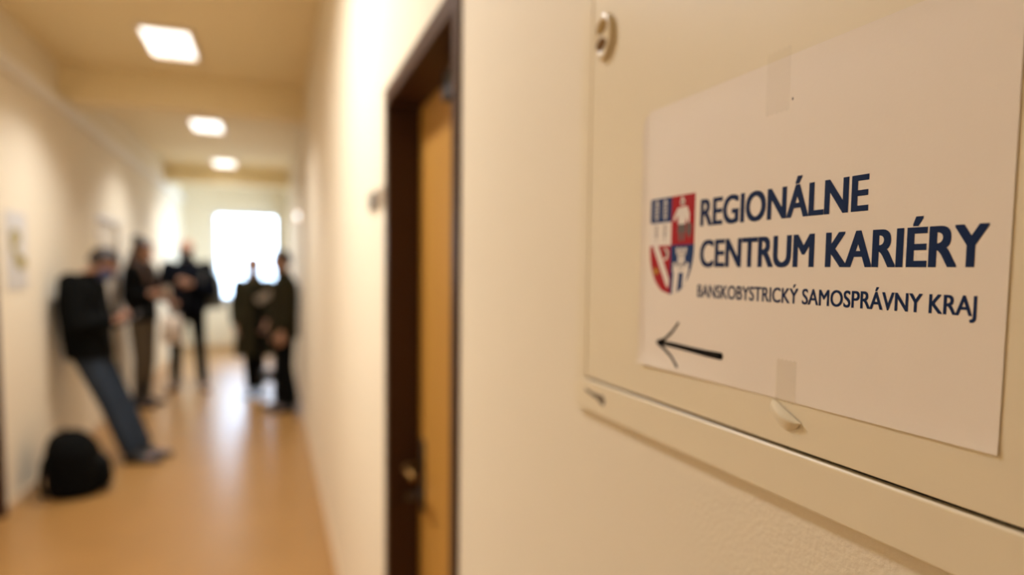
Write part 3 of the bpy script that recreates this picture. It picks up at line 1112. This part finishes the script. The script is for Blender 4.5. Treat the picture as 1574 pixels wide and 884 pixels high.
person('man in black jacket and jeans leaning on the left wall over his phone', (-1.062, 5.93, 0), radians(-98), J,
       dict(mat=M['jeans'], k=1.0, r=0.070), dict(mat=M['blackcloth'], hem=0.84, k=1.18), dict(mat=M['leather']), dict(hair=M['hairdark'], mask=M['maskblue']))

# --- 2: woman with long hair, facing right
J = dict(s=1.0, pelvis=(0, -0.01, 1.00), chest=(0, -0.02, 1.30), neck=(0, -0.01, 1.52), head=(0, 0.025, 1.665), face=(0.1, 1, -0.12),
         shR=(0.165, -0.01, 1.45), shL=(-0.165, -0.01, 1.45), elR=(0.22, -0.02, 1.17), elL=(-0.22, 0.0, 1.17),
         wrR=(0.13, 0.16, 1.22), wrL=(-0.10, 0.19, 1.20), hdR=(-0.4, 0.85, 0.1), hdL=(0.4, 0.85, 0.1), pdR=(-0.9, -0.2, 0.1), pdL=(0.9, -0.2, 0.1),
         hipR=(0.085, 0, 0.94), hipL=(-0.085, 0, 0.94), knR=(0.09, 0.02, 0.51), knL=(-0.09, 0.0, 0.51), anR=(0.10, -0.02, 0.075), anL=(-0.09, -0.04, 0.075),
         toeR=(0.13, 0.17, 0.03), toeL=(-0.11, 0.15, 0.03), curlR=0.7, curlL=0.7, thR=-1, thL=1)
P2, hp, R3 = person('woman with long brown hair, black jacket and grey trousers facing right, second from left', (-1.345, 8.22, 0), radians(-112), J,
                    dict(mat=M['greytrouser'], k=0.92, end=0.45, r=0.060), dict(mat=M['blackcloth'], hem=0.93, k=1.0), dict(mat=M['leather'], top=0.42, tr=0.058), dict(hair=M['hairdark'], hairlow=-0.5))
bm = bmesh.new()      # long hair over the back and shoulders
loft(bm, [(0, -0.135, 1.19, 0.10, 0.025), (0, -0.140, 1.30, 0.135, 0.040), (0, -0.125, 1.45, 0.125, 0.045), (0, -0.075, 1.58, 0.095, 0.055), (0, -0.03, 1.70, 0.080, 0.055)], 18)
for sg in (-1, 1):
    capsule(bm, (sg * 0.080, -0.01, 1.70), (sg * 0.095, 0.0, 1.56), 0.026, 0.034, 1.5)
    capsule(bm, (sg * 0.095, -0.01, 1.56), (sg * 0.105, 0.03, 1.50), 0.034, 0.036, 1.4)
    capsule(bm, (sg * 0.105, 0.05, 1.50), (sg * 0.085, 0.115, 1.32), 0.036, 0.022, 1.0)
fuse('long_hair', bm, M['hairbrown'], P2, 0.010, 3)
bm = bmesh.new()
ellipsoid(bm, (0, -0.035, 1.800), (0.050, 0.052, 0.048))
finish('hair_bun', bm, M['hairdark'], P2, True)
P2.scale = (1.035, 1.035, 1.035)
# her cup
cup = empty('paper_cup', (0, 0, 0))
tag(cup, 'small pale cup held by the woman with long brown hair', 'cup')
ca, sa = cos(radians(-112)), sin(radians(-112))
lc = Vector((0.02, 0.29, 1.24))
cup.location = (-1.345 + lc.x * ca - lc.y * sa, 8.22 + lc.x * sa + lc.y * ca, 1.24)
bm = bmesh.new()
loft(bm, [(0, 0, 0, 0.030, 0.030), (0, 0, 0.05, 0.036, 0.036), (0, 0, 0.10, 0.042, 0.042)], 20)
finish('cup_body', bm, M['cup'], cup, True)
bm = bmesh.new()
loft(bm, [(0, 0, 0.098, 0.045, 0.045), (0, 0, 0.108, 0.045, 0.045), (0, 0, 0.114, 0.036, 0.036)], 20)
finish('cup_lid', bm, M['cuplid'], cup, True)

# --- 3: tall man with black mask, facing the camera
J = dict(s=1.06, pelvis=(0, 0, 1.03), chest=(0, -0.01, 1.34), neck=(0, -0.01, 1.57), head=(0, 0.03, 1.715), face=(0.15, 1, -0.08),
         shR=(0.205, -0.01, 1.50), shL=(-0.205, -0.01, 1.50), elR=(0.29, -0.02, 1.20), elL=(-0.27, 0.0, 1.20),
         wrR=(0.16, 0.19, 1.10), wrL=(-0.07, 0.20, 1.31), hdR=(-0.35, 0.8, -0.4), hdL=(0.55, 0.75, 0.25), pdR=(-0.8, 0, 0.5), pdL=(0.8, 0.0, 0.4),
         hipR=(0.10, 0, 0.97), hipL=(-0.10, 0, 0.97), knR=(0.14, 0.02, 0.53), knL=(-0.13, 0.03, 0.53), anR=(0.16, -0.02, 0.08), anL=(-0.15, 0.0, 0.08),
         toeR=(0.20, 0.18, 0.03), toeL=(-0.22, 0.19, 0.03), curlR=0.9, curlL=0.6, thR=-1, thL=1)
P3, hp, R3 = person('tall man with shaved head, black mask and dark jacket facing the camera', (-0.985, 9.10, 0), radians(176), J,
                    dict(mat=M['blackcloth'], k=0.88), dict(mat=M['navycloth'], hem=0.98, k=1.12), dict(mat=M['tanleather']), dict(mask=M['maskblack']))

P3.scale = (1.03, 1.03, 1.03)


def world_of(loc, rz, p):
    p = Vector(p)
    return Vector((loc[0] + p.x * cos(rz) - p.y * sin(rz), loc[1] + p.x * sin(rz) + p.y * cos(rz), p.z))


# pale bag carried in his right hand
q = world_of((-0.985, 9.10), radians(176), (0.134, 0.283, 0.625))
bag = empty('tote_bag', q, radians(176))
tag(bag, 'pale beige bag hanging from the hand of the tall masked man', 'bag')
bm = bmesh.new()
loft(bm, [(0, 0, 0.0, 0.105, 0.022), (0, 0, 0.03, 0.115, 0.034), (0, 0, 0.20, 0.110, 0.028), (0, 0, 0.34, 0.100, 0.012)], 24, 3.2)
finish('bag_body', bm, M['beigebag'], bag, True)
for dy in (-0.010, 0.010):
    bm = bmesh.new()
    tube(bm, [(-0.05, dy, 0.33), (-0.03, dy, 0.40), (0, dy, 0.435), (0.03, dy, 0.40), (0.05, dy, 0.33)], 0.006, 6)
    finish('bag_handle', bm, M['beigebag'], bag, True)

# grey green backpack on his back, seen beyond his left arm
q = world_of((-0.985, 9.10), radians(176), (-0.22, -0.30, 1.02))
bp = empty('backpack', q, radians(176))
tag(bp, 'grey green pack behind the left shoulder of the tall masked man', 'backpack')
bm = bmesh.new()
loft(bm, [(0, 0, 0.0, 0.13, 0.08), (0, 0, 0.04, 0.15, 0.10), (0, 0.0, 0.25, 0.15, 0.10), (0, 0.02, 0.40, 0.13, 0.075), (0, 0.03, 0.46, 0.07, 0.04)], 24, 3)
finish('pack_body', bm, M['greycloth'], bp, True)
bm = bmesh.new()
loft(bm, [(0, -0.10, 0.05, 0.10, 0.03), (0, -0.11, 0.10, 0.11, 0.035), (0, -0.10, 0.22, 0.10, 0.025)], 20, 3)
finish('front_pocket', bm, M['greycloth'], bp, True)
bm = bmesh.new()
tube(bm, [(0.02, 0.07, 0.42), (0.03, 0.14, 0.53), (0.03, 0.26, 0.545), (0.03, 0.40, 0.46), (0.03, 0.42, 0.34)], 0.016, 8)
finish('shoulder_strap', bm, M['greycloth'], bp, True)

# --- 4: woman in a long olive coat, in front of the window
J = dict(s=0.95, pelvis=(0, 0, 0.95), chest=(0, -0.01, 1.23), neck=(0, -0.01, 1.43), head=(0, 0.02, 1.570), face=(-0.25, 1, -0.08),
         shR=(0.165, -0.01, 1.36), shL=(-0.165, -0.01, 1.36), elR=(0.215, -0.02, 1.08), elL=(-0.225, 0.0, 1.10),
         wrR=(0.21, 0.06, 0.86), wrL=(-0.135, 0.13, 0.905), hdR=(0, 0.15, -1), hdL=(0.25, 0.25, -1), pdR=(-1, 0, 0), pdL=(0.9, 0.2, 0.2),
         hipR=(0.08, 0, 0.88), hipL=(-0.08, 0, 0.88), knR=(0.06, 0.02, 0.48), knL=(-0.06, 0.01, 0.48), anR=(0.055, -0.02, 0.075), anL=(-0.055, -0.01, 0.075),
         toeR=(0.08, 0.16, 0.03), toeL=(-0.08, 0.16, 0.03), curlR=0.4, curlL=0.5, thR=1, thL=-1)
P4, hp, R3 = person('woman in a long dark olive coat standing before the bright window', (-0.20, 8.45, 0), radians(180), J,
                    dict(mat=M['blackcloth'], k=0.90, r=0.058), dict(mat=M['olive'], name='coat', hem=0.50, k=1.05, flare=0.045, zip=False), dict(mat=M['leather']), dict(hair=M['hairfair'], hairlow=-0.6))
bm = bmesh.new()      # dark lining panel of the open coat
loft(bm, [(-0.075, 0.150, 0.52, 0.062, 0.018), (-0.07, 0.138, 0.80, 0.055, 0.018), (-0.055, 0.124, 1.10, 0.050, 0.016), (-0.03, 0.115, 1.30, 0.030, 0.014)], 16)
finish('dark_front', bm, M['blackcloth'], P4, True)
bm = bmesh.new()      # scarf at the neck
pts = [(0.07 * cos(a), 0.075 * sin(a) + 0.0, 1.43 + 0.012 * sin(2 * a)) for a in [2 * pi * i / 16 for i in range(17)]]
tube(bm, pts, 0.026, 8)
finish('scarf', bm, M['greytrouser'], P4, True)
# folded papers under her arm
q = world_of((-0.20, 8.45), radians(180), (-0.125, 0.150, 1.22))
pp = empty('folded_papers', q, radians(180))
tag(pp, 'grey folded papers held across the chest of the woman in the long coat', 'papers')
for i, (dz, rot) in enumerate(((0.0, 0.0), (0.006, 0.05))):
    bm = bmesh.new()
    box(bm, -0.105, 0.105, -0.004 + 0.009 * i, 0.004 + 0.009 * i, -0.04, 0.04)
    bmesh.ops.rotate(bm, verts=bm.verts, cent=(0, 0, 0), matrix=Matrix.Rotation(radians(32) + rot, 3, 'Y'))
    finish('sheet', bm, M['sheet'], pp)
# black handbag on a long strap from her left hand
q = world_of((-0.20, 8.45), radians(180), (-0.155, 0.17, 0.20))
hb = empty('handbag', q, radians(180))
tag(hb, 'small black bag hanging low beside the legs of the woman in the long coat', 'bag')
bm = bmesh.new()
loft(bm, [(0, 0, 0.0, 0.085, 0.030), (0, 0, 0.02, 0.095, 0.040), (0, 0, 0.10, 0.090, 0.034), (0, 0, 0.135, 0.080, 0.018)], 20, 3.2)
finish('bag_body', bm, M['leather'], hb, True)
bm = bmesh.new()
tube(bm, [(-0.075, 0, 0.12), (-0.03, 0, 0.40), (0.018, 0, 0.615), (0.03, 0, 0.615), (0.05, 0, 0.40), (0.075, 0, 0.12)], 0.004, 6)
finish('bag_strap', bm, M['leather'], hb, True)

# --- 5: person against the right wall, facing left
J = dict(s=0.99, pelvis=(0, 0.0, 0.97), chest=(0, -0.01, 1.26), neck=(0, 0.0, 1.47), head=(0, 0.03, 1.625), face=(-0.15, 1, -0.12),
         shR=(0.18, -0.01, 1.40), shL=(-0.18, -0.01, 1.40), elR=(0.215, -0.02, 1.11), elL=(-0.225, -0.02, 1.11),
         wrR=(0.20, 0.07, 0.88), wrL=(-0.21, 0.06, 0.88), hdR=(0, 0.1, -1), hdL=(0, 0.1, -1), pdR=(-1, 0, 0), pdL=(1, 0, 0),
         hipR=(0.09, 0, 0.90), hipL=(-0.09, 0, 0.90), knR=(0.12, 0.03, 0.49), knL=(-0.11, 0.0, 0.49), anR=(0.13, 0.02, 0.075), anL=(-0.12, -0.04, 0.075),
         toeR=(0.15, 0.22, 0.03), toeL=(-0.13, 0.15, 0.03), curlR=0.4, curlL=0.4, thR=1, thL=-1)
person('person with short dark hair in olive jacket and black trousers beside the right wall', (0.128, 7.52, 0), radians(97), J,
       dict(mat=M['blackcloth'], k=1.0, r=0.090), dict(mat=M['oliv2'], hem=0.80, k=1.10), dict(mat=M['leather']), dict(hair=M['hairdark']))

# phone in the hands of the leaning man
q = world_of((-1.062, 5.93), radians(-98), (-0.01, 0.03, 1.165))
ph = empty('mobile_phone', q, radians(-98))
tag(ph, 'dark mobile phone in the hands of the leaning man', 'phone')
bm = bmesh.new()
box(bm, -0.037, 0.037, -0.004, 0.004, -0.072, 0.072)
bmesh.ops.bevel(bm, geom=list(bm.edges), offset=0.0025, segments=2, affect='EDGES')
a = finish('phone_body', bm, M['phone'], ph)
bm = bmesh.new()
box(bm, -0.033, 0.033, -0.0048, -0.0038, -0.066, 0.066)
b = finish('phone_screen', bm, M['phoneglass'], ph)
for o in (a, b): o.rotation_euler = (radians(-50), 0, 0)

# --- black backpack on the floor by the left wall
bk = empty('floor_backpack', (-1.285, 5.20, 0), radians(-78))
tag(bk, 'bulging black backpack on the floor against the left wall', 'backpack')
bm = bmesh.new()
loft(bm, [(0, 0, 0.0, 0.19, 0.15), (0, 0, 0.04, 0.215, 0.175), (0, -0.005, 0.18, 0.215, 0.175), (0, -0.015, 0.31, 0.205, 0.160), (0, -0.03, 0.39, 0.165, 0.120), (0, -0.035, 0.425, 0.10, 0.07)], 28, 2.5)
fuse('pack_body', bm, M['blackcloth'], bk, 0.012, 6)
bm = bmesh.new()
loft(bm, [(0, 0.155, 0.03, 0.13, 0.045), (0, 0.165, 0.08, 0.145, 0.06), (0, 0.16, 0.19, 0.135, 0.05), (0, 0.145, 0.235, 0.10, 0.025)], 24, 2.8)
fuse('front_pocket', bm, M['blackcloth'], bk, 0.010, 4)
bm = bmesh.new()
tube(bm, [(-0.135, 0.135, 0.235), (-0.06, 0.165, 0.25), (0.06, 0.165, 0.25), (0.135, 0.135, 0.235)], 0.006, 6)
finish('zip', bm, M['leather'], bk, True)
bm = bmesh.new()
tube(bm, [(-0.04, -0.055, 0.405), (-0.03, -0.06, 0.45), (0.03, -0.06, 0.45), (0.04, -0.055, 0.405)], 0.009, 8)
finish('carry_loop', bm, M['blackcloth'], bk, True)
for sg in (-1, 1):
    bm = bmesh.new()
    tube(bm, [(sg * 0.10, -0.10, 0.36), (sg * 0.16, -0.17, 0.28), (sg * 0.20, -0.19, 0.14), (sg * 0.17, -0.17, 0.04)], 0.015, 8)
    finish('shoulder_strap', bm, M['blackcloth'], bk, True)
